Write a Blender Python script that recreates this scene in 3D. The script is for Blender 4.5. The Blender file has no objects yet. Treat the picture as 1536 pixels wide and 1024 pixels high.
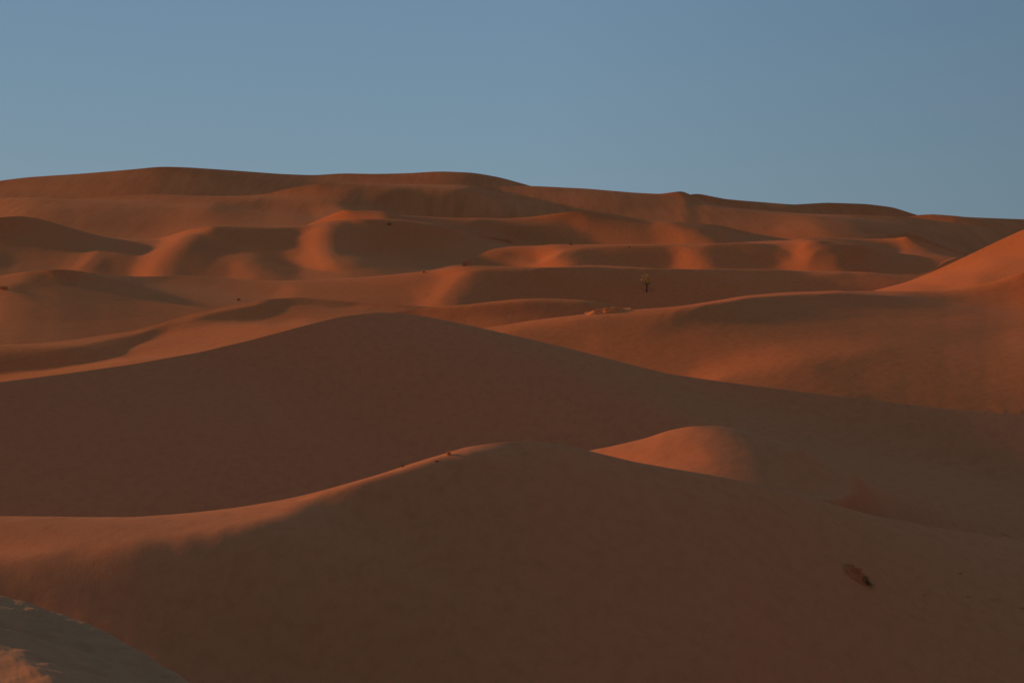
import bpy, math, random
import numpy as np
from mathutils import Vector
R = math.radians
F = 2436.0          # focal length in reference pixels (1536 wide)
CX, HZ = 768.0, 400.0   # principal column, eye-level row
SUN_E, SUN_A = R(10.5), R(30.0)
cE, sE, cA, sA = math.cos(SUN_E), math.sin(SUN_E), math.cos(SUN_A), math.sin(SUN_A)
col = bpy.context.scene.collection
BASE = -48.0

# ---------------------------------------------------------------- dune table
# crest: (column, row, distance); pts: (column,row,light) light the face receives; s: mean slope of the near face
DUNES = []
def dune(**k): DUNES.append(k)

dune(key='skyline_left', label='highest dune on the left skyline, dark red brown in the distance', s=.33, r=14, dmax=95, sm=9, D=[(-300,940),(0,930),(250,915),(480,940),(680,925),(900,940),(1900,980)],
 crest=[(-300,300),(-60,283),(0,271),(40,266),(130,260),(200,254),(240,250),(280,251),(340,255),(420,261),(470,263),(515,260),(560,261),(610,260),(660,257),(710,259),(750,266),(800,280),(860,300),(950,330),(1100,380),(1900,430)],
 pts='20,280,.14 90,278,.13 170,275,.13 215,270,.1 250,262,.04 260,280,.05 330,275,.02 400,275,.02 450,270,.02 490,268,.07 560,267,.1 640,265,.12 680,265,.07 710,267,0 750,272,-.04 780,278,-.04')
dune(key='skyline_right', label='low dark dune on the right skyline behind the sharp peak', s=.4, r=8, dmax=60, sm=6, D=[(-300,890),(1900,890)],
 crest=[(-300,430),(800,400),(960,320),(1020,295),(1045,290),(1090,299),(1140,303),(1190,307),(1240,304),(1300,306),(1340,311),(1370,321),(1420,335),(1600,380),(1900,420)],
 pts='1050,296,-.03 1080,302,-.04 1080,306,-.04 1120,308,-.03 1095,300,.1 1160,314,.05 1200,313,-.03 1260,312,-.02 1330,316,-.02')
dune(key='edge_ridge', label='faint dune at the right edge of the skyline', s=.3, r=8, dmax=60, sm=8, D=[(-300,810),(1900,810)],
 crest=[(-300,480),(1200,400),(1330,335),(1370,323),(1400,321),(1440,325),(1480,327),(1536,329),(1700,331),(1900,340)],
 pts='1380,325,.15 1420,326,.12 1450,330,.02 1500,334,-.02')
dune(key='long_ridge', label='long second ridge below the skyline with a sharp peak right of centre', s=[(-300,.17),(480,.17),(540,.42),(740,.42),(840,.16),(1240,.16),(1400,.34),(1900,.34)], r=9, dmax=170, sm=6, D=[(-300,710),(0,700),(290,680),(330,682),(500,670),(540,675),(700,700),(800,705),(900,700),(1028,680),(1100,705),(1300,720),(1900,740)],
 crest=[(-300,300),(0,297),(60,297),(110,299),(170,294),(230,291),(300,294),(360,294),(400,291),(440,281),(480,275),(520,275),(600,276),(680,277),(740,280),(800,279),(880,283),(950,289),(990,291),(1026,286),(1036,293),(1050,303),(1085,310),(1170,318),(1210,321),(1290,322),(1370,326),(1440,336),(1470,341),(1536,342),(1700,345),(1900,350)],
 pts='''.12:530,276;600,277;680,278 .14:100,300;170,296;230,293;300,295;360,295 0,310,.22 30,308,.2 60,312,.15 100,322,.1 170,325,.08 220,330,.1 260,335,.17 290,310,.17 310,305,.16 270,347,.2 330,310,.05 370,310,.05 390,318,.1 420,320,.13 450,300,.14 490,298,.13 450,325,.1 490,318,.2
 510,290,.07 530,290,-.03 530,305,-.02 600,290,-.06 600,305,-.06 600,318,-.05 700,290,-.05 700,310,-.06 780,315,-.06 730,287,-.02 760,300,-.05 760,286,.1 800,290,.13 800,302,.08 800,315,-.04 830,318,.08 850,300,.14 900,305,.12 950,305,.1 1000,310,.12 1020,295,.13 1050,315,.13 1100,322,.12 1150,335,.15 1180,345,.2 1200,345,.2
 1250,335,.1 1300,335,.04 1340,345,.02 1400,340,-.04 1400,360,-.05 1440,350,-.04 1480,352,-.05 1536,350,-.05''')
dune(key='mid_far', label='rounded dune in the middle distance at centre with a dark shaded flank', s=.22, r=7, dmax=85, sm=6, D=[(-300,520),(480,500),(520,480),(700,500),(880,478),(1000,490),(1100,490),(1900,520)],
 crest=[(-300,390),(0,380),(400,352),(460,340),(495,322),(520,314),(560,319),(620,324),(700,328),(750,329),(800,325),(850,318),(880,316),(910,320),(940,327),(975,332),(1040,334),(1080,338),(1130,350),(1200,363),(1300,385),(1500,420),(1900,430)],
 pts='''.3:510,325;540,319;562,324 .16:590,324;640,327;700,331 .22:640,333;680,340;710,347 .15:735,352;745,356 0:720,337;760,338;800,333 -.04:760,350;800,345;840,345;865,352 -.03:740,364;800,363;860,362 .04:730,372 .05:820,327;850,322 .08:880,322 .14:870,332;900,342;920,355 .12:900,325;930,335;950,350 .1:960,340;970,358 .2:985,342;1000,352;1005,362 .26:1008,345;1022,358 .18:1035,352;1042,362 .04:1020,338;1045,341 -.03:1060,346;1090,352;1115,358 .12:1130,361;1150,362''')
dune(key='s_curve', label='pair of dunes left of centre with bright curved flanks', s=.24, r=6, dmax=140, sm=6, D=[(-300,450),(0,440),(100,455),(165,475),(230,455),(300,425),(450,445),(540,425),(640,440),(740,465),(800,485),(1000,520),(1900,560)],
 crest=[(-300,410),(-130,372),(-50,338),(0,326),(30,324),(60,328),(110,343),(165,358),(220,359),(250,355),(280,345),(320,338),(400,338),(460,339),(490,335),(520,329),(560,328),(600,329),(640,334),(690,347),(740,358),(800,375),(900,395),(1900,430)],
 pts='''.36:474,350;466,370;474,388 .36:240,376;222,398 .15:325,339;400,339;460,340 .15:530,330;560,329;600,330;650,336 -.04:0,332;30,330;60,335;100,346;140,357 -.01:0,341;40,342;80,349;120,357 .03:0,355;30,360 .04:60,358;120,368 .07:150,362;200,364;235,364
.08:50,372;50,390 .09:30,400;80,396 .02:10,372 -.03:0,390 .01:12,392 .12:90,372;85,396 .18:115,378;105,396;100,400 .26:140,378;130,388;115,400 .15:155,378;140,392;130,402 .05:160,392;190,392;180,405;150,405 .03:150,400;175,410 .08:185,380;200,374;190,395
.3:272,352;250,364;228,382;212,402 .34:262,362;240,380;222,400;215,411 .28:290,346;310,341 .2:282,360;262,378;245,396;238,410 .06:292,360;272,378;256,396;250,411 -.02:305,356;290,368;272,390;268,410 .08:330,341;400,340 0:330,348;380,347;440,346 .01:320,365;370,360 .04:340,375;400,372;430,366 .06:440,355;450,350 .1:335,400;335,408 .22:352,400;362,411;375,414 .16:350,390;362,384 .12:378,402;395,414 .03:395,395;430,402;410,385 0:400,403;440,408 .02:300,400;310,385
.18:448,360;448,378 .3:462,350;456,365;458,380;468,396 .33:475,345;468,365;472,385;485,402 .25:488,340;482,360;486,380;500,402 .12:500,338;494,360;498,380;515,406 0:508,342;503,362;508,380 -.04:520,336;560,333;610,334;650,342 -.04:515,355;560,352;620,350;680,358;720,366 -.02:520,372;560,375 .02:540,400;560,392;600,388 0:580,368;620,368 .08:520,400;540,408 .04:640,370;700,374 .1:630,388;640,380 .22:655,384;650,395 .25:672,386;665,398 .14:700,382;740,380;700,392 .02:590,404 .05:620,400 .15:495,410;460,409''')
dune(key='mid_terrace', label='low dune across the right middle distance with four glowing patches', s=.36, r=5, dmax=75, sm=6, D=[(-300,520),(500,480),(640,382),(700,398),(760,404),(830,395),(900,408),(1040,395),(1100,405),(1210,385),(1300,405),(1365,385),(1430,400),(1900,420)],
 crest=[(-300,470),(500,460),(640,425),(690,400),(715,384),(735,374),(770,369),(860,367),(960,366),(1040,367),(1100,364),(1160,361),(1190,360),(1210,357),(1240,356),(1280,358),(1320,360),(1345,357),(1362,354),(1375,361),(1400,374),(1430,387),(1500,410),(1900,440)],
 pts='''.03:880,380;950,381;990,382 .03:885,393;960,394 .04:1080,377;1150,378 .04:1080,392;1150,394 .4:818,384;822,397 .34:1025,388;1032,399 .34:1202,370;1205,385;1200,400 .26:1360,362;1368,385 .22:860,367.5;960,367;1040,368;1100,365;1160,362 .16:1225,358;1280,359;1335,360 740,375,.25 780,375,.24 760,386,.12 720,388,.12 800,390,.16 815,390,.35 830,380,.36 825,396,.38 848,385,.12 865,385,.04 900,385,.03 940,390,.02 980,385,.05 1000,395,.05 1015,385,.15 1027,395,.28 1040,399,.28 1035,380,.12 1062,385,.06 1100,385,.02 1150,385,.03 1178,390,.06 1190,378,.22 1200,370,.25 1205,385,.28 1195,400,.26 1215,380,.18 1230,390,.12 1225,402,.2 1240,368,.0 1260,380,-.03 1300,380,-.05 1330,392,-.06 1280,396,-.03 1300,405,0 1330,366,.06 1345,372,.16 1360,364,.2 1368,380,.2 1362,392,.15 1390,386,.18 1400,396,.16 1420,393,.12 1345,410,.08''')
dune(key='shaded_wall', label='broad shaded dune crossing the middle of the view with one bright flank', s=[(-300,.18),(600,.18),(720,.42),(1900,.42)], r=5, dmax=110, sm=7, D=[(-300,320),(0,310),(90,300),(200,325),(420,330),(600,320),(700,300),(800,310),(1000,320),(1340,325),(1900,340)],
 crest=[(-300,425),(0,415),(30,409),(85,404),(110,405),(150,412),(210,415),(300,413),(350,418),(420,422),(500,418),(600,412),(640,407),(680,401),(710,398),(760,400),(800,402),(850,400),(885,397),(930,400),(1000,404),(1040,405),(1090,403),(1140,404),(1200,406),(1280,408),(1340,411),(1370,416),(1450,428),(1900,460)],
 pts='''.18:705,400;760,401;800,403;850,401;885,398;930,401;1000,405;1040,406;1090,404;1140,405;1200,407;1280,409 .15:0,418;30,413 .17:5,424;30,420 -.01:30,433 .18:0,445;0,480 .12:15,450;15,490 .04:40,425;50,415 -.05:65,411;90,407;105,408 -.04:50,418;90,416;120,415 .01:140,416;200,418;240,420 .04:60,440;140,440;200,440 .06:60,470;150,470;200,465 .08:50,500;100,495;200,485 .07:250,425;300,422 .08:250,450;280,440 .1:310,440;340,430 .12:350,445;380,430 .14:400,438;410,425 .1:300,465 .2:425,440;435,433 .14:450,428;500,424;560,418;620,412 .13:460,440;540,440;600,440 .12:560,450;610,450 .1:620,425;640,420 .2:640,445;640,432;655,422 .32:655,445;660,435;672,424 .28:645,452;680,414;690,408 .18:700,404;710,403 .12:672,450;690,430;700,415 .04:690,445;705,425;715,412 -.04:730,410;800,410;900,408;1000,412;1100,412;1200,414 -.04:720,430;800,430;900,430;1000,430;1100,428 -.04:700,450;850,450;950,450 -.02:1200,425;1240,430 .03:1270,415;1270,428 .07:1310,420;1330,426''')
dune(key='lit_slope', label='smooth bright orange dune flank rising at the right edge', s=.3, r=8, dmax=70, sm=8, D=[(-300,300),(1300,280),(1536,272),(1900,262)],
 crest=[(-300,600),(1100,480),(1250,450),(1310,436),(1360,423),(1400,407),(1450,384),(1500,360),(1536,344),(1620,310),(1700,285),(1900,260)],
 pts='1340,434,.28 1400,420,.31 1450,400,.33 1450,420,.28 1536,355,.33 1536,375,.3 1536,395,.24 1480,420,.2 1400,432,.22')
dune(key='low_ridge', label='low winding ridge on the left between two bright bands of sand', s=.22, r=2.2, dmax=60, sm=6, D=[(-300,232),(0,230),(200,238),(450,246),(600,238),(1900,240)],
 crest=[(-300,520),(0,517),(60,515),(120,508),(200,496),(250,482),(290,470),(350,458),(400,449),(450,446),(500,450),(560,456),(600,457),(660,461),(760,470),(900,480),(1900,520)],
 pts='''.18:0,520;60,520;120,513;180,502;240,489;300,473;340,463;380,455 .14:0,525;60,525;120,518 .02:0,533;80,528;140,521;190,508 -.05:0,545;60,542;120,535;160,527;190,518;212,506 -.04:0,555;60,549;120,540;170,528 .25:0,567;60,561;120,551;180,540 .1:235,492;260,486 -.02:215,502;235,495 .2:200,523;240,515;300,505 .22:210,533;280,520;340,508;400,495;460,482 .24:260,500;330,492;390,488 .16:270,490;300,485;350,484;400,483 .14:430,470;480,468;540,464 .16:470,480;520,470 -.04:296,476;330,476;360,478;390,476 -.04:310,471;350,467;390,462;420,456 0:400,470;410,462 .12:415,472;430,463;480,460 -.01:440,452;480,455;520,457 .1:560,462;590,463''')
dune(key='small_dark', label='small shaded dune lying just behind the central crest', s=.42, r=2.5, dmax=35, sm=8, D=[(-300,230),(600,226),(800,220),(1900,225)],
 crest=[(-300,620),(500,525),(535,485),(560,475),(600,467),(640,461),(700,457),(740,452),(780,448),(820,448),(860,452),(900,460),(940,470),(1000,480),(1900,620)],
 pts='''.24:640,462;700,458;740,453;780,449;820,449;860,453 -.04:600,470;640,467;680,465;740,461;800,458;860,462 -.03:700,470;760,468;820,466 .1:640,474;660,476 .15:700,477;740,482 .05:770,477;800,474''')
dune(key='right_big', label='long dune on the right with a lit rim and dim red lower face', s=.215, r=4.0, dmax=95, sm=7, D=[(-300,240),(700,214),(900,212),(1060,222),(1180,236),(1300,245),(1450,242),(1536,236),(1900,228)],
 crest=[(-300,700),(300,570),(600,508),(700,495),(740,490),(800,480),(860,473),(900,468),(950,466),(1000,462),(1060,453),(1120,443),(1180,438),(1240,437),(1300,436),(1360,437),(1420,435),(1480,426),(1536,408),(1620,385),(1900,350)],
 pts='''.25:740,493;800,484;880,473;950,470;1000,466;1060,457;1120,447 .2:1120,446;1200,441;1250,440 .1:1280,440;1340,440 .14:790,500;850,500;900,494 .12:880,484;950,482;1000,478 .04:1000,490;1050,482 0:1020,477;1060,468;1100,461 -.01:1120,456;1180,451;1250,449;1320,449;1400,448;1440,444 0:1470,438;1500,431 .06:1536,421 .02:1100,472;1150,466;1250,460;1350,460;1420,456 .06:1100,484;1150,477;1250,471;1350,471;1430,466;1490,446
.1:1100,500;1200,495;1300,490;1400,490;1450,480 .15:1536,440;1536,480;1520,520 .09:1480,470;1480,520 .1:1250,545;1350,540;1450,545 .1:1250,575;1350,565;1450,580 .12:1400,600;1536,612 .13:1536,560 .28:1050,562;1090,553;1130,543;1180,536 .18:1180,530;1230,528;1280,533 .16:1000,515;1060,515;1120,516 .18:900,510;950,525 .19:980,540;1020,552 .14:1100,566;1160,570;1200,562 .11:1180,583;1280,592''')
dune(key='central', label='large dark shaded dune with a sharp smooth crest in the centre', s=[(-300,.58),(900,.58),(1150,.36),(1350,.28),(1450,.22),(1900,.2)], r=.6, dmax=75, sm=7, D=[(-300,172),(0,175),(300,184),(580,187),(800,184),(1060,177),(1300,171),(1536,166),(1900,160)],
 crest=[(-300,600),(0,573),(100,560),(200,546),(300,528),(380,509),(450,490),(510,475),(560,469),(600,469),(640,475),(700,487),(780,505),(860,524),(940,545),(1000,560),(1060,569),(1120,577),(1200,587),(1300,599),(1400,610),(1536,622),(1900,650)],
 pts='50,640,-.12 300,620,-.12 600,560,-.12 900,620,-.12 1200,640,-.1 200,720,-.12 700,620,-.12 -.12:700,500;860,540;1000,575;1060,582 -.05:1150,600;1250,615 -.03:1350,628;1400,634 .0:1430,640;1640,650 -.02:1200,700;1300,720;1400,770 -.04:1300,670;1400,680 .0:1430,660;1500,672;1640,676 .2:1485,702;1640,696 .2:1505,714;1640,724 -.02:1452,700;1475,722;1510,742;1640,790 -.06:1440,720;1480,750;1600,800')
dune(key='small_hump', label='small hump right of centre whose tip catches warm light in the shade', s=.26, r=2, dmax=26, sm=6, D=[(-300,150),(860,128),(1050,120),(1130,122),(1250,130),(1400,140),(1900,150)],
 crest=[(-300,900),(700,760),(850,695),(880,676),(920,669),(950,664),(975,657),(1000,646),(1035,639),(1070,638),(1095,641),(1130,651),(1180,670),(1250,700),(1350,740),(1500,800),(1900,950)],
 pts='''.28:890,673;940,667;965,660 .32:930,680;965,690;975,668;985,656 .27:990,690;1000,660;1012,648 .22:1040,650;1060,655 .26:1040,675;1060,690 .17:1068,645;1070,660 .18:1070,675;1070,698 .12:1090,646;1092,670;1090,704 .08:1108,650;1110,675;1108,710 .04:1128,656;1130,690;1128,715 .01:1150,668;1152,700;1150,718 -.03:1185,690;1190,712''')
dune(key='front', label='nearest large dune filling the foreground, dark with a thin lit crest on its left', s=[(-300,.58),(950,.58),(1250,.4),(1900,.34)], r=.8, dmax=48, sm=6, rip=1, D=[(-300,106),(0,104.8),(200,103),(400,99.5),(460,98),(670,98),(800,98),(950,100),(1100,103),(1300,112),(1536,118),(1900,120)],
 crest=[(-300,780),(0,774),(100,776),(180,777),(260,772),(350,762),(420,750),(465,740),(500,731),(560,714),(620,694),(670,679),(700,670),(750,663),(800,661),(850,667),(900,680),(950,692),(1000,701),(1060,711),(1120,722),(1200,742),(1300,770),(1400,790),(1536,810),(1900,850)],
 pts='''.34:465,741;500,733;560,716;620,696;668,681 -.06:480,752;560,727;620,708;670,693 .23:0,782;100,784;200,785;300,777;380,766;430,756 .25:0,805;100,808;200,803;300,790;370,777 .25:0,826;80,825;160,818;240,808;320,794;380,779;430,764
.04:0,846;100,841;200,830;300,815;360,802;410,785;450,765 -.03:0,860;100,857;200,848;300,838;380,820;430,795;470,765 -.1:0,885;150,878;300,865;400,840;450,810;500,765 -.1:500,800;600,740;700,710;800,700;900,720;1000,745;1100,765 -.14:40,893;100,910;160,940;220,970;280,1005;330,1030 -.14:150,890;250,930;350,980;450,1024 -.1:100,878;60,872;0,874 600,850,-.12 800,800,-.12 700,900,-.12 1000,850,-.12 300,930,-.1 500,980,-.12 1200,900,-.1 1400,900,-.08 1500,950,-.08 1300,820,-.08'''
)
dune(key='near_corner', label='grey rough crusted sand bank in the bottom left corner', s=-.07, r=.4, dmax=26, sm=6, D=[(-300,48),(0,42),(300,37),(700,33),(1900,30)], grey=True,
 crest=[(-300,880),(0,901),(40,907),(100,924),(170,954),(230,988),(290,1024),(400,1090),(600,1180),(1000,1300),(1900,1400)],
 pts='0,920,-.02 60,930,-.03 150,970,-.03 220,1010,-.03 60,950,-.05 100,980,-.05 20,955,-.03 10,985,.25 0,1000,.28 30,1005,.26 60,1020,.22 100,1015,-.04 50,985,0 150,1015,-.04')

# ---------------------------------------------------------------- grids
PX = np.arange(-300, 1837, 5.0); NU = len(PX); U = (PX - CX)/F; DU = 5.0/F
ND = 56
def curve(pts, sig):
    xs = np.arange(-420, 1960.0, 1.0)
    v = np.interp(xs, [p[0] for p in pts], [p[1] for p in pts])
    h = int(sig*3)+1; k = np.exp(-.5*(np.arange(-h, h+1)/sig)**2); k /= k.sum()
    v = np.convolve(np.pad(v, h, mode='edge'), k, mode='valid')
    return np.interp(PX, xs, v), np.interp(PX, xs, v)
def parse(s):
    """light samples: single points "x,y,b" or strokes "b:x,y;x,y;..." -> segments x0,y0,x1,y1,b"""
    out = []
    for t in s.split():
        if ':' in t:
            b, c = t.split(':'); c = [tuple(map(float, q.split(','))) for q in c.split(';')]
            if len(c) == 1: c = c*2
            for (x0, y0), (x1, y1) in zip(c, c[1:]): out.append((x0, y0, x1, y1, float(b)))
        else:
            x, y, b = map(float, t.split(',')); out.append((x, y, x, y, b))
    out = np.array(out)
    b = out[:, 4]; out[:, 4] = np.where(b > .15, .15+(b-.15)*1.7, np.maximum(b, -.12))
    return out

ROWS = []
for L in DUNES:
    L['row'] = curve(L['crest'], L['sm'])[0]
    L['Dc'] = curve(L['D'], 14)[0]
for i, L in enumerate(DUNES):
    near = [M['row'] for M in DUNES[i+1:]]
    L['low'] = np.minimum.reduce(near) if near else np.full(NU, 1100.0)
    L['Dlow'] = np.choose(np.argmin(near, 0), [M['Dc'] for M in DUNES[i+1:]]) if near else np.full(NU, 1.0)

def target(pts, px, py):
    """smooth interpolation of the sparse light samples"""
    num = np.zeros_like(px); den = np.zeros_like(px) + 1e-12
    for x0, y0, x1, y1, b in pts:
        dx, dy = x1-x0, 2.2*(y1-y0); qx, qy = px-x0, 2.2*(py-y0); n2 = dx*dx+dy*dy
        t = np.clip((qx*dx+qy*dy)/n2, 0, 1) if n2 > 0 else 0.0
        q = (qx-t*dx)**2 + (qy-t*dy)**2 + 16.0
        w = (1+.012*math.sqrt(n2))*q**-2.0
        num += w*b; den += w
    return num/den

def solve(L):
    D = L['Dc']; zc = -D*(L['row']-HZ)/F
    d = L['dmax']*(np.linspace(0, 1, ND)**1.6)
    dd = np.diff(d)
    Y = D[:, None]-d[None, :]
    r, s = L['r'], L['s']
    if isinstance(s, list): s = curve(s, 25)[0][:, None]; d_ = d[None, :]
    else: d_ = d[None, :]
    fall = s*(d_ - r*(1-np.exp(-d_/r)))
    if L.get('grey'):
        fall = s*d_ - .0042*np.maximum(d_-8, 0)**2
    P = zc[:, None] - fall
    Dp = np.gradient(D, DU)[:, None]
    def cc(a): return .25*(a[1:, 1:]+a[1:, :-1]+a[:-1, 1:]+a[:-1, :-1])
    Yc = cc(Y); Uc = .5*(U[1:]+U[:-1])[:, None]; Dpc = .5*(Dp[1:]+Dp[:-1])
    def gu(H): return .5*((H[1:, 1:]-H[:-1, 1:])+(H[1:, :-1]-H[:-1, :-1]))/DU
    def gd(H): return .5*((H[1:, 1:]-H[1:, :-1])+(H[:-1, 1:]-H[:-1, :-1]))/dd[None, :]
    def gxy(H):
        a, b = gu(H), gd(H)
        return (a + b*Dpc)/Yc, a*(-Uc/Yc) + b*(-Dpc*Uc/Yc - 1)
    # shading operator = ka*gu + kb*gd
    ka = cA*cE/Yc + sA*cE*Uc/Yc
    kb = cA*cE*Dpc/Yc + sA*cE*(Dpc*Uc/Yc + 1)
    def sh(H): return ka*gu(H)+kb*gd(H)
    def guT(g):
        g = .5*g/DU; o = np.zeros((NU, ND)); o[1:, 1:] += g; o[:-1, 1:] -= g; o[1:, :-1] += g; o[:-1, :-1] -= g; return o
    def gdT(g):
        g = .5*g/dd[None, :]; o = np.zeros((NU, ND)); o[1:, 1:] += g; o[1:, :-1] -= g; o[:-1, 1:] += g; o[:-1, :-1] -= g; return o
    wx = (D.mean()*DU)
    l1 = .012; l2, l3 = (1.2, .15) if L['key'] in ('front', 'right_big') else (.5, .1)
    def smooth_ops(H):
        a = (H[2:]-2*H[1:-1]+H[:-2])/wx
        g = (H[:, 1:]-H[:, :-1])/dd[None, :]
        b = g[:, 1:]-g[:, :-1]
        return a, b
    def smoothT(a, b):
        o = np.zeros((NU, ND)); a = a/wx
        o[2:] += a; o[1:-1] -= 2*a; o[:-2] += a
        g = np.zeros((NU, ND-1)); g[:, 1:] += b; g[:, :-1] -= b; g = g/dd[None, :]
        o[:, 1:] += g; o[:, :-1] -= g
        return o
    Rr = np.zeros((NU, ND)); pts = parse(L['pts'])
    low = .5*(L['low'][1:]+L['low'][:-1])[:, None]
    pxc = .5*(PX[1:]+PX[:-1])[:, None]*np.ones((1, ND-1))
    Dl = L['Dlow'][:, None]; Hlim = -Y*(L['low'][:, None]+3-HZ)/F
    zone = (Y < Dl+2) & (Dl < D[:, None]-6)
    own = Y*(zc/D)[:, None] - .01*d[None, :]
    Hlim = np.where(zone, np.minimum(Hlim, own+.5), own+.5); zone[:, 1:] = True
    l0 = 2e-5
    for it in range(5):
        H = P+Rr
        wb = np.where(zone & (H > Hlim-.5), .03, 0)
        pyc = HZ - F*cc(H)/Yc
        B = target(pts, pxc, pyc)
        lo, hi = pts[:, 0].min()-70, pts[:, 2].max()+70
        w = np.clip(1-(pyc-low-4)/14, 0, 1)*np.clip((pxc-lo)/50+.5, 0, 1)*np.clip((hi-pxc)/50+.5, 0, 1)
        hx, hy = gxy(H); N = np.sqrt(1+hx**2+hy**2)
        now = sh(H)+sE
        tgt = B*N
        dark = (B < 0) & (now < tgt)
        w = np.where(dark, w*.12, w)
        w[:, 0] *= .35
        b0 = tgt - sE - sh(P)
        def A(x):
            t = w*sh(x)
            o = guT(ka*t)+gdT(kb*t)
            g1, g2 = gu(x)/Yc, gd(x)
            o += l1*guT(g1/Yc)*1.0 + l1*gdT(g2)
            a, b = smooth_ops(x)
            o += smoothT(l2*a, l3*b)
            o += (l0+wb)*x
            o[:, 0] = 0
            return o
        t = w*b0; rhs = guT(ka*t)+gdT(kb*t)+wb*(Hlim-.5-P); rhs[:, 0] = 0
        # preconditioned CG
        M = 1/(ka.mean()**2/DU**2*.5 + kb.mean()**2*.5/np.r_[dd, dd[-1]]**2 + 6*l2/wx**2 + 6*l3/np.r_[dd, dd[-1]]**2)[None, :]
        x = Rr; res = rhs-A(x); z = M*res; p = z.copy(); rz = (res*z).sum()
        for k in range(170):
            Ap = A(p); al = rz/max((p*Ap).sum(), 1e-20)
            x = x+al*p; res = res-al*Ap; z = M*res; r2 = (res*z).sum()
            p = z + (r2/max(rz, 1e-30))*p; rz = r2
        Rr = x
    H = P+Rr
    e=(sh(H)+sE)/N-B; print(L['key'],'rms',np.sqrt((w*e*e).sum()/w.sum()),'maxR',np.abs(Rr).max(), 'res',np.abs(res).max())
    return d, H

def up2(a, axis):
    a = np.moveaxis(a, axis, 0)
    e = np.concatenate([2*a[:1]-a[1:2], a, 2*a[-1:]-a[-2:-1]])
    mid = (-e[:-3]+9*e[1:-2]+9*e[2:-1]-e[3:])/16
    o = np.empty((2*len(a)-1,)+a.shape[1:]); o[::2] = a; o[1::2] = mid
    return np.moveaxis(o, 0, axis)

def grid_mesh(name, X, Y, Z, mat):
    n, m = X.shape
    me = bpy.data.meshes.new(name)
    me.vertices.add(n*m)
    me.vertices.foreach_set('co', np.stack([X, Y, Z], -1).astype(np.float32).ravel())
    i = np.arange(n*m).reshape(n, m)
    q = np.stack([i[:-1, :-1], i[:-1, 1:], i[1:, 1:], i[1:, :-1]], -1).reshape(-1, 4)
    me.loops.add(q.size); me.polygons.add(len(q))
    me.loops.foreach_set('vertex_index', q.ravel().astype(np.int32))
    me.polygons.foreach_set('loop_start', np.arange(0, q.size, 4, dtype=np.int32))
    me.polygons.foreach_set('use_smooth', np.ones(len(q), dtype=bool))
    me.update(); me.validate()
    me.materials.append(mat)
    o = bpy.data.objects.new(name, me); col.objects.link(o)
    return o

def vnoise(x, y, seed):
    """smooth value noise"""
    xi, yi = np.floor(x), np.floor(y); fx, fy = x-xi, y-yi
    fx = fx*fx*fx*(fx*(fx*6-15)+10); fy = fy*fy*fy*(fy*(fy*6-15)+10)
    def h(a, b):
        v = np.sin(a*127.1+b*311.7+seed*74.7)*43758.5453
        return v-np.floor(v)
    return (h(xi, yi)*(1-fx)*(1-fy)+h(xi+1, yi)*fx*(1-fy)+h(xi, yi+1)*(1-fx)*fy+h(xi+1, yi+1)*fx*fy)-.5

# ---------------------------------------------------------------- materials
class NT:
    def __init__(s, name):
        s.m = bpy.data.materials.new(name); s.m.use_nodes = True
        s.t = s.m.node_tree; s.b = s.t.nodes['Principled BSDF']
    def n(s, typ, **k):
        o = s.t.nodes.new(typ)
        for a, v in k.items():
            if a.startswith('i_'): o.inputs[a[2:].replace('_', ' ')].default_value = v
            else: setattr(o, a, v)
        return o
    def l(s, a, b): s.t.links.new(a, b)

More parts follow.
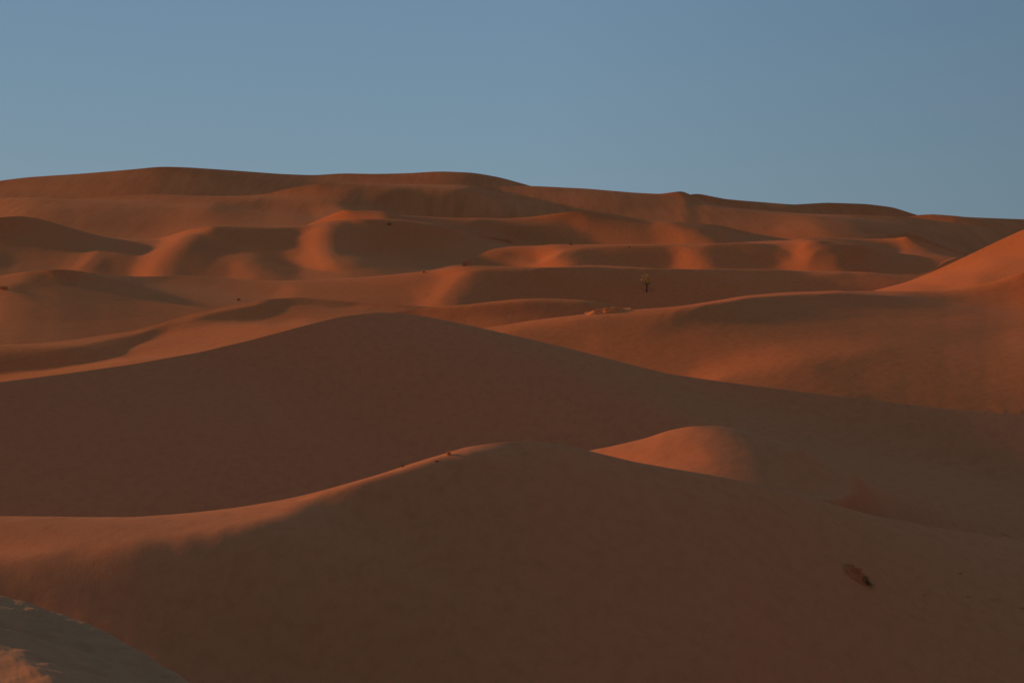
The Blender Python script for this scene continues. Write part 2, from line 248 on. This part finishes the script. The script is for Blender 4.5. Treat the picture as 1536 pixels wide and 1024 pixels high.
def sand_material(name, c1, c2, c3, ripple=.08, rough_amt=0.0):
    q = NT(name); b = q.b
    b.inputs['Roughness'].default_value = 1.0
    b.inputs['Specular IOR Level'].default_value = 0.05
    b.inputs['Diffuse Roughness'].default_value = .5
    g = q.n('ShaderNodeNewGeometry')
    n1 = q.n('ShaderNodeTexNoise', i_Scale=.018, i_Detail=5.0, i_Roughness=.55); q.l(g.outputs['Position'], n1.inputs['Vector'])
    r1 = q.n('ShaderNodeValToRGB'); e = r1.color_ramp.elements
    e[0].position = .3; e[0].color = (*c1, 1); e[1].position = .7; e[1].color = (*c2, 1)
    q.l(n1.outputs['Fac'], r1.inputs['Fac'])
    n2 = q.n('ShaderNodeTexNoise', i_Scale=1.1, i_Detail=7.0, i_Roughness=.7); q.l(g.outputs['Position'], n2.inputs['Vector'])
    mr = q.n('ShaderNodeMapRange'); mr.inputs['From Min'].default_value = .45; mr.inputs['From Max'].default_value = .75
    mr.inputs['To Max'].default_value = .5
    q.l(n2.outputs['Fac'], mr.inputs['Value'])
    mx = q.n('ShaderNodeMix', data_type='RGBA'); q.l(mr.outputs[0], mx.inputs[0]); q.l(r1.outputs[0], mx.inputs[6]); mx.inputs[7].default_value = (*c3, 1)
    ms = q.n('ShaderNodeMapping'); ms.inputs['Scale'].default_value = (.3, .035, .035); q.l(g.outputs['Position'], ms.inputs['Vector'])
    ns = q.n('ShaderNodeTexNoise', i_Scale=1.0, i_Detail=4.0, i_Roughness=.65); q.l(ms.outputs[0], ns.inputs['Vector'])
    rs = q.n('ShaderNodeMapRange'); rs.inputs['From Min'].default_value = .35; rs.inputs['From Max'].default_value = .65; rs.inputs['To Min'].default_value = .9; rs.inputs['To Max'].default_value = 1.06
    q.l(ns.outputs['Fac'], rs.inputs['Value'])
    sp = q.n('ShaderNodeSeparateXYZ'); q.l(g.outputs['Position'], sp.inputs[0])
    ry = q.n('ShaderNodeMapRange'); ry.inputs['From Min'].default_value = 480; ry.inputs['From Max'].default_value = 640; q.l(sp.outputs['Y'], ry.inputs['Value'])
    mf = q.n('ShaderNodeMix'); q.l(ry.outputs[0], mf.inputs[0]); mf.inputs[2].default_value = 1.0; q.l(rs.outputs[0], mf.inputs[3])
    vs = q.n('ShaderNodeVectorMath', operation='SCALE'); q.l(mx.outputs[2], vs.inputs[0]); q.l(mf.outputs[0], vs.inputs['Scale'])
    q.l(vs.outputs[0], b.inputs['Base Color'])
    # wind ripples
    mp = q.n('ShaderNodeMapping'); mp.inputs['Rotation'].default_value = (0, 0, R(-35)); mp.inputs['Scale'].default_value = (1, .35, .35)
    q.l(g.outputs['Position'], mp.inputs['Vector'])
    wv = q.n('ShaderNodeTexWave', i_Scale=2.2, i_Distortion=9.0, i_Detail=2.0, i_Detail_Scale=.8); q.l(mp.outputs[0], wv.inputs['Vector'])
    n3 = q.n('ShaderNodeTexNoise', i_Scale=.06, i_Detail=2.0); q.l(g.outputs['Position'], n3.inputs['Vector'])
    m3 = q.n('ShaderNodeMapRange'); m3.inputs['From Min'].default_value = .45; m3.inputs['From Max'].default_value = .65; q.l(n3.outputs['Fac'], m3.inputs['Value'])
    mu = q.n('ShaderNodeMath', operation='MULTIPLY'); q.l(wv.outputs['Fac'], mu.inputs[0]); q.l(m3.outputs[0], mu.inputs[1])
    bp = q.n('ShaderNodeBump', i_Strength=ripple, i_Distance=.03); q.l(mu.outputs[0], bp.inputs['Height'])
    n4 = q.n('ShaderNodeTexNoise', i_Scale=.35, i_Detail=6.0, i_Roughness=.6); q.l(g.outputs['Position'], n4.inputs['Vector'])
    bp2 = q.n('ShaderNodeBump', i_Strength=.5, i_Distance=.12+rough_amt); q.l(n4.outputs['Fac'], bp2.inputs['Height']); q.l(bp.outputs[0], bp2.inputs['Normal'])
    q.l(bp2.outputs[0], b.inputs['Normal'])
    return q.m
SAND = sand_material('orange_sand', (.50, .182, .077), (.53, .205, .092), (.38, .125, .055))
DEEP = sand_material('deep_orange_sand', (.50, .158, .056), (.55, .19, .07), (.40, .11, .04))
GREY = sand_material('grey_crusted_sand', (.42, .20, .10), (.48, .235, .12), (.28, .125, .06), ripple=.3, rough_amt=.15)

# ---------------------------------------------------------------- build dunes
def build(L):
    d, H = solve(L)
    D = L['Dc']; s = L['s']
    H2 = up2(up2(H, 0), 1); d2 = up2(d, 0)
    D2 = up2(D, 0); U2 = up2(U, 0)
    # front skirt and back slope
    seg = np.array([3, 8, 16, 30, 50, 80.0])
    if not L.get('grey'):
        lastg = .75
        dsk = d2[-1]+seg; Hsk = H2[:, -1:]-lastg*seg[None, :]
        keep = (D2.min()-dsk) > 25
        dsk = dsk[keep]; Hsk = Hsk[:, keep]
    else:
        dsk = np.zeros(0); Hsk = np.zeros((len(D2), 0))
    r = max(L['r'], .3)*.8
    bk = np.r_[.05, .12, .25, .4, .6, .85, 1.2, 1.8, 2.6, 3.6, 5, 7, 9, 12, 16, 22, 30, 40, 55, 75, 100, 140, 200]
    bk = bk*(1.0 if L['r'] < 1.5 else 1.0)
    v = (H2[:, 0]/D2)[:, None]
    sb = np.maximum(.30, .12-v)
    back = sb*(bk - r*(1-np.exp(-bk/r)))[None, :]
    back += -v*0
    # slope at the crest follows the sight line so that the crest stays the outline
    back = back - v*(r*(1-np.exp(-bk/r)))[None, :]
    Hb = H2[:, :1]-back
    dall = np.concatenate([-bk[::-1], d2, dsk])
    Hall = np.concatenate([Hb[:, ::-1], H2, Hsk], 1)
    # once hidden behind the next nearer crest the surface drops away into the trough
    def mn(a):
        a = np.concatenate([a[:1], a, a[-1:]]); return np.minimum(np.minimum(a[:-2], a[1:-1]), a[2:])
    ok = mn((L['Dlow'] < D-6).astype(float)) > .5
    near = np.minimum((np.arange(2*NU-1)+1)//2, NU-1)
    Dl = mn(mn(L['Dlow']))[near][:, None]; lo2 = up2(np.minimum(L['low'], 1100), 0)[:, None]
    Yg = D2[:, None]-dall[None, :]
    cap = -Yg*(lo2+2-HZ)/F - .25 - 1.3*np.maximum(Dl+.5-Yg, 0)
    Hall = np.where(ok[near][:, None] & (Yg < Dl+.5), np.minimum(Hall, cap), Hall)
    Hall = BASE + np.where(Hall-BASE > 4, Hall-BASE, 4*np.exp(np.minimum((Hall-BASE-4)/4, 0)))
    # the dunes run on outside the picture
    ex = np.array([.02, .06, .12, .2, .35, .6])
    U2 = np.concatenate([U2[0]-ex[::-1], U2, U2[-1]+ex])
    drop = np.maximum(np.array([2, 6, 11, 16, 20, 24.])[::-1, None], 0)
    D3 = np.concatenate([np.full(6, D2[0]), D2, np.full(6, D2[-1])])
    H3 = np.concatenate([np.maximum(Hall[:1]-drop, BASE-1), Hall, np.repeat(Hall[-1:], 6, 0)])
    L['surf'] = (D2, dall, Hall)
    D2, Hall = D3, H3
    Y = D2[:, None]-dall[None, :]; X = Y*U2[:, None]
    g = 1.0
    if L.get('grey'):
        Hall = Hall + 0.10*vnoise(X*.9, Y*.9, 3)+.10*vnoise(X*2.3, Y*2.3, 5)+.022*vnoise(X*6.1, Y*6.1, 9)
    o = grid_mesh('sand_dune', X, Y, Hall, GREY if L.get('grey') else (SAND if L['key'] in ('central', 'front', 'small_hump') else DEEP))
    o['kind'] = 'structure'; o['label'] = L['label']; o['category'] = 'dune'
    return o
def check():
    for a, A in enumerate(DUNES):
        D2, dall, Hall = A['surf']; P2 = up2(PX, 0)
        for Bq in DUNES[a+1:]:
            bad = []
            for j in range(0, NU, 4):
                if not 0 <= PX[j] <= 1536: continue
                near = [M['row'][j] for M in DUNES if M['Dc'][j] < Bq['Dc'][j]-.01]
                if near and min(near) < Bq['row'][j]: continue
                dd_ = A['Dc'][j]-Bq['Dc'][j]
                if dd_ <= 0:
                    if A['row'][j] < Bq['row'][j]-2 and dd_ < 0: bad.append((PX[j], 'ORDER'))
                    continue
                h = np.interp(dd_, dall, Hall[2*j]); zc = -Bq['Dc'][j]*(Bq['row'][j]-HZ)/F
                if h > zc+.1: bad.append((PX[j], round(h-zc, 1)))
            if bad: print('PENETRATION', A['key'], Bq['key'], bad[:3], '..', bad[-1], len(bad))
import time; t0 = time.time()
for L in DUNES: build(L)
if '--dbg' in __import__('sys').argv: check()
print('dunes', time.time()-t0)

def ground_point(key, px, py):
    """first hit of the sight line on a dune: world position"""
    L = next(k for k in DUNES if k['key'] == key)
    D2, dall, Hall = L['surf']
    PX2 = up2(PX, 0); h = np.array([np.interp(px, PX2, Hall[:, k]) for k in range(Hall.shape[1])])
    Dm = np.interp(px, PX2, D2); y = Dm-dall
    rows = HZ-F*h/y
    m = dall >= 0
    k = np.argmin(np.abs(rows[m]-py)); yy = y[m][k]
    return (yy*(px-CX)/F, yy, h[m][k])

def tilt(o, key, px, py):
    """lay a thing flat on the slope it stands on"""
    a, b, c, d = (Vector(ground_point(key, px+i, py+j)) for i, j in ((-8, 0), (8, 0), (0, -8), (0, 8)))
    n = (b-a).cross(c-d).normalized()
    if n.z < 0: n = -n
    o.rotation_euler = Vector((0, 0, 1)).rotation_difference(n).to_euler()

# base ground
gx = np.concatenate([-np.geomspace(30000, 40, 40), np.geomspace(40, 30000, 40)]); gy = np.concatenate([-np.geomspace(8000, 40, 20), np.geomspace(40, 30000, 60)])[::-1]
XX, YY = np.meshgrid(gx, gy, indexing='ij')
o = grid_mesh('ground', XX, YY, BASE + 1.0*vnoise(XX*.004, YY*.004, 1) + 0*XX, SAND); o['kind'] = 'structure'


# ---------------------------------------------------------------- plants and small things
def plain(name, c, c2, sc=30):
    q = NT(name); q.b.inputs['Roughness'].default_value = .9; q.b.inputs['Specular IOR Level'].default_value = .1
    g = q.n('ShaderNodeNewGeometry'); n = q.n('ShaderNodeTexNoise', i_Scale=float(sc)); q.l(g.outputs['Position'], n.inputs['Vector'])
    r = q.n('ShaderNodeValToRGB'); r.color_ramp.elements[0].position = .35; r.color_ramp.elements[1].position = .65
    r.color_ramp.elements[0].color = (*c, 1); r.color_ramp.elements[1].color = (*c2, 1)
    q.l(n.outputs['Fac'], r.inputs['Fac']); q.l(r.outputs[0], q.b.inputs['Base Color']); return q.m
DRYG = plain('dry_grass', (.5, .26, .08), (.62, .32, .1)); DARKG = plain('dark_twigs', (.13, .07, .03), (.22, .11, .045))
GREEN = plain('dusty_leaves', (.34, .24, .08), (.48, .32, .11), 4); BARK = plain('bark', (.09, .05, .03), (.14, .08, .045))
rng = random.Random(7)
def blades(n, w, h, spread):
    V, Fc = [], []
    for _ in range(n):
        a = rng.uniform(0, 2*math.pi); r0 = rng.uniform(0, .5)*w*spread; ln = rng.uniform(.5, 1)
        lean = rng.uniform(.1, 1.0)*w*.5; ww = .012*w+.006*h
        bx_, by_ = r0*math.cos(a), r0*math.sin(a); tx, ty = math.cos(a+rng.uniform(-.5, .5)), math.sin(a+rng.uniform(-.5, .5))
        px_, py_ = -ty, tx; k = len(V)
        for t in (0, .4, .75, 1):
            x, y, z = bx_+tx*lean*t**1.7, by_+ty*lean*t**1.7, h*ln*(t-.25*t*t)/.75 - .05*h
            q = ww*(1-t*.9); V += [(x-px_*q, y-py_*q, z), (x+px_*q, y+py_*q, z)]
        for t in range(3): Fc.append((k+2*t, k+2*t+1, k+2*t+3, k+2*t+2))
    return V, Fc
def leaves(n, c, r, s):
    V, Fc = [], []
    for _ in range(n):
        while True:
            p = [rng.uniform(-1, 1) for _ in range(3)]; q = sum(v*v for v in p)
            if .15 < q < 1 and math.sin(p[0]*5+1)*math.cos(p[1]*4)*math.sin(p[2]*5) < .35: break
        x, y, z = (c[i]+p[i]*r[i] for i in range(3)); k = len(V)
        u = Vector([rng.gauss(0, 1) for _ in range(3)]).normalized(); w_ = u.cross(Vector([rng.gauss(0, 1) for _ in range(3)])).normalized()
        for a, b in ((-1, 0), (0, -.45), (1, 0), (0, .45)):
            V.append(tuple(Vector((x, y, z))+u*a*s+w_*b*s))
        Fc.append((k, k+1, k+2, k+3))
    return V, Fc
def limbs(segs):
    V, Fc = [], []
    for p0, p1, r0, r1 in segs:
        p0, p1 = Vector(p0), Vector(p1); d = (p1-p0).normalized(); a = d.orthogonal().normalized(); b = d.cross(a); k = len(V)
        for p, r in ((p0, r0), (p1, r1)):
            for i in range(6): V.append(tuple(p+a*r*math.cos(i*math.pi/3)+b*r*math.sin(i*math.pi/3)))
        for i in range(6): Fc.append((k+i, k+(i+1)%6, k+6+(i+1)%6, k+6+i))
    return V, Fc
def mobj(name, vf, mat, parent=None):
    me = bpy.data.meshes.new(name); me.from_pydata(vf[0], [], vf[1]); me.materials.append(mat); me.update()
    o = bpy.data.objects.new(name, me); col.objects.link(o); o.parent = parent; return o
def root(name, loc, label, cat, group=None):
    o = bpy.data.objects.new(name, None); col.objects.link(o); o.location = loc; o.empty_display_size = .2
    o['label'] = label; o['category'] = cat
    if group: o['group'] = group
    return o
def shrub(key, px, py, w, h, label, fol=DARKG, n=160):
    w, h = w*.7, h*.6; p = ground_point(key, px, py); t = root('desert_shrub', p, label, 'shrub', 'low desert shrubs scattered on the dunes')
    mobj('foliage', leaves(n, (0, 0, h*.5), (w*.5, w*.4, h*.5), h*.13), fol, t)
    mobj('stem', limbs([((0, 0, -.1*h), (rng.uniform(-.5, .5)*w*.6, rng.uniform(-.3, .3)*w, h*.7), h*.03, h*.01) for _ in range(7)]), BARK, t)
    return t
def tuft(key, px, py, w, h, label, mat=DARKG, n=90, name='grass_tuft', cat='grass tuft', spread=.4):
    o = mobj(name, blades(n, w, h, spread), mat); o.location = ground_point(key, px, py); o['label'] = label; o['category'] = cat
    o['group'] = 'dry tufts and twigs on the near sand'; return o
# small tree on the shaded wall
p = ground_point('shaded_wall', 970, 438)
t = root('desert_tree', p, 'small lone tree with yellow green crown on the broad shaded dune face', 'tree')
tr = mobj('trunk', limbs([((0, 0, -.3), (.05, 0, .9), .16, .11), ((.05, 0, .9), (-.25, .1, 1.9), .1, .04), ((.05, 0, .9), (.3, -.1, 1.8), .09, .04), ((.05, 0, .8), (.02, .3, 1.7), .08, .03)]), BARK, t)
v1, f1 = leaves(260, (-.25, 0, 2.3), (.8, .7, 1.3), .13); v2, f2 = leaves(120, (.45, .1, 1.8), (.6, .6, .6), .14)
mobj('crown', (v1+v2, f1+[tuple(i+len(v1) for i in f) for f in f2]), GREEN, t)
shrub('mid_terrace', 856, 367.5, 1.3, .9, 'tiny dark shrub on the crest of the low terrace dune below the far ridge')
shrub('shaded_wall', 358, 451, 1.2, .8, 'small dark red brown shrub on the left dune face just above the low winding ridge')
shrub('shaded_wall', 6, 434, 2.0, 1.2, 'dark shrub clump at the left edge of the photo below a sunlit crest')
shrub('s_curve', 584, 338, 1.9, 1.1, 'dark shrub in the shade near the top of the dune with the bright curved flank')
shrub('shaded_wall', 636, 409, .9, .6, 'tiny dark shrub on a crest just left of the bright central flank')
shrub('mid_terrace', 944, 372, .8, .5, 'faint tiny shrub on the shaded terrace face right of centre')
tuft('front', 673, 682, .5, .33, 'orange dry grass tuft on the sharp crest of the nearest dune', DRYG, 160)
tuft('front', 604, 700, .35, .16, 'small dark tuft added in place of a faint sand dent just below the thin lit crest of the nearest dune')  # added tuft, the sand has only a faint dent here
tuft('front', 655, 694, .35, .14, 'small dark tuft added in place of a faint sand dent below the crest beside the orange grass tuft')  # another added tuft standing in for a faint dent
# slumped hummock with twigs
hp = ground_point('front', 1292, 866)
def heap(cx_, cy_, w_, l_, h_, seed, n=36, ln=.25):
    V, Fc = [], []
    for i in range(n+1):
        for j in range(n+1):
            a, b = i/n*2-1, j/n*2-1; rr = math.hypot(a, b)
            f = max(0, 1-rr*rr)**1.5
            nz = float(vnoise(np.array(a*3.1+9), np.array(b*3.1+4), seed))+.5*float(vnoise(np.array(a*7.3), np.array(b*7.3+9), seed+1))
            V.append((cx_+a*w_, cy_+b*l_, h_*f*(1+ln*4*nz)-.06*rr))
    for i in range(n):
        for j in range(n): k = i*(n+1)+j; Fc.append((k, k+n+1, k+n+2, k+1))
    return V, Fc
DKS = sand_material('slumped_sand', (.42, .14, .06), (.48, .17, .075), (.22, .09, .04))
t = root('sand_hummock', hp, 'dark slumped sand hummock with dry twigs low on the nearest dune at right', 'hummock')
tilt(t, 'front', 1292, 866)
mm = mobj('mound', heap(-.35, 0, 1.25, .95, .3, 3, 44, .7), DKS, t)
for f in mm.data.polygons: f.use_smooth = True
b1 = blades(170, 1.0, .2, .9); mobj('twigs', ([(x*1.0+.25, y*.7-.35-.35*x, z+.1) for x, y, z in b1[0]], b1[1]), DARKG, t)
for px_, py_, w_, h_, lb in [(1440, 861, .45, .1, 'small dark twigs lying upslope right of the sand hummock'), (1385, 893, .5, .08, 'faint low twigs just below and right of the sand hummock'),
   (1452, 894, .4, .08, 'short dark twig pile left of the long flat twig streak'), (1488, 898, .9, .08, 'long flat streak of dark twigs near the lower right edge'), (1534, 909, .5, .1, 'dark twig tuft at the extreme right edge of the photo')]:
    tuft('front', px_, py_, w_, h_, lb, DARKG, 50, 'twig_pile', 'twigs', 1.0)
# orange crumbly lump on the lit rim of the right hand dune
lp = ground_point('right_big', 912, 469)
lump = mobj('sand_lump', heap(0, 0, 3.0, 1.4, .7, 12, 44, .4), sand_material('bright_crumbly_sand', (.66, .2, .06), (.74, .28, .1), (.5, .12, .035)))
lump.location = lp; tilt(lump, 'right_big', 912, 478); lump['label'] = 'crumbly orange sand lump sitting on the lit rim of the long right dune'; lump['category'] = 'sand lump'
for f in lump.data.polygons: f.use_smooth = True

# ---------------------------------------------------------------- sky, sun, camera
w = bpy.data.worlds.new('World'); bpy.context.scene.world = w; w.use_nodes = True
nt = w.node_tree; bg = nt.nodes['Background']
sk = nt.nodes.new('ShaderNodeTexSky'); sk.sky_type = 'NISHITA'; sk.sun_disc = False
sk.sun_elevation = SUN_E
az = math.atan2(-cA, sA)            # compass angle from +Y towards +X
sk.sun_rotation = az
sk.dust_density = 1.0; sk.ozone_density = 1.5; sk.air_density = 1.0
# the physical sky, evened out towards the dull blue of late evening
tc = nt.nodes.new('ShaderNodeTexCoord'); sx = nt.nodes.new('ShaderNodeSeparateXYZ'); nt.links.new(tc.outputs['Generated'], sx.inputs[0])
rp = nt.nodes.new('ShaderNodeValToRGB'); nt.links.new(sx.outputs['Z'], rp.inputs['Fac'])
e = rp.color_ramp.elements
e[0].position = 0; e[0].color = (.218, .305, .366, 1); e[1].position = .17; e[1].color = (.147, .255, .375, 1)
x = e.new(.07); x.color = (.182, .288, .376, 1); x = e.new(.6); x.color = (.13, .21, .29, 1)
sm_ = nt.nodes.new('ShaderNodeMix'); sm_.data_type = 'RGBA'; sm_.blend_type = 'MULTIPLY'; sm_.inputs[0].default_value = 1
nt.links.new(sk.outputs[0], sm_.inputs[6]); sm_.inputs[7].default_value = (.08, .08, .08, 1)
mx_ = nt.nodes.new('ShaderNodeMix'); mx_.data_type = 'RGBA'; mx_.inputs[0].default_value = .95
nt.links.new(sm_.outputs[2], mx_.inputs[6]); nt.links.new(rp.outputs[0], mx_.inputs[7])
cn = nt.nodes.new('ShaderNodeTexNoise'); cn.inputs['Scale'].default_value = 5; cn.inputs['Detail'].default_value = 3
cm = nt.nodes.new('ShaderNodeMapping'); cm.inputs['Scale'].default_value = (1, 1, 4); nt.links.new(tc.outputs['Generated'], cm.inputs[0]); nt.links.new(cm.outputs[0], cn.inputs['Vector'])
cr = nt.nodes.new('ShaderNodeMapRange'); cr.inputs['From Min'].default_value = .35; cr.inputs['From Max'].default_value = .65; cr.inputs['To Min'].default_value = 0; cr.inputs['To Max'].default_value = .15
nt.links.new(cn.outputs['Fac'], cr.inputs['Value'])
mh = nt.nodes.new('ShaderNodeMix'); mh.data_type = 'RGBA'; nt.links.new(cr.outputs[0], mh.inputs[0])     # thin haze
nt.links.new(mx_.outputs[2], mh.inputs[6]); mh.inputs[7].default_value = (.2, .27, .37, 1)
fx = nt.nodes.new('ShaderNodeMapRange'); nt.links.new(sx.outputs['X'], fx.inputs['Value'])       # the sky dims away from the sun side
fx.inputs['From Min'].default_value = .02; fx.inputs['From Max'].default_value = .36; fx.inputs['To Min'].default_value = 1; fx.inputs['To Max'].default_value = .75
mv = nt.nodes.new('ShaderNodeVectorMath'); mv.operation = 'SCALE'; nt.links.new(mh.outputs[2], mv.inputs[0]); nt.links.new(fx.outputs[0], mv.inputs['Scale'])
nt.links.new(mv.outputs[0], bg.inputs['Color']); bg.inputs['Strength'].default_value = 1.0
sl = bpy.data.lights.new('sun', 'SUN'); sl.energy = 5.0; sl.angle = R(1.4); sl.color = (1, .42, .11)
so = bpy.data.objects.new('sun', sl); col.objects.link(so)
from mathutils import Vector
so.rotation_euler = Vector((-cA*cE, sA*cE, sE)).to_track_quat('Z', 'Y').to_euler()
cam = bpy.data.cameras.new('camera'); co = bpy.data.objects.new('camera', cam); col.objects.link(co)
co.rotation_euler = (R(90), 0, 0)
cam.sensor_width = 36; cam.lens = 36*F/1536
cam.shift_y = -(512-HZ)/1536
cam.clip_start = .1; cam.clip_end = 60000
sc = bpy.context.scene; sc.camera = co
sc.view_settings.view_transform = 'Standard'; sc.view_settings.look = 'None'; sc.view_settings.exposure = 0
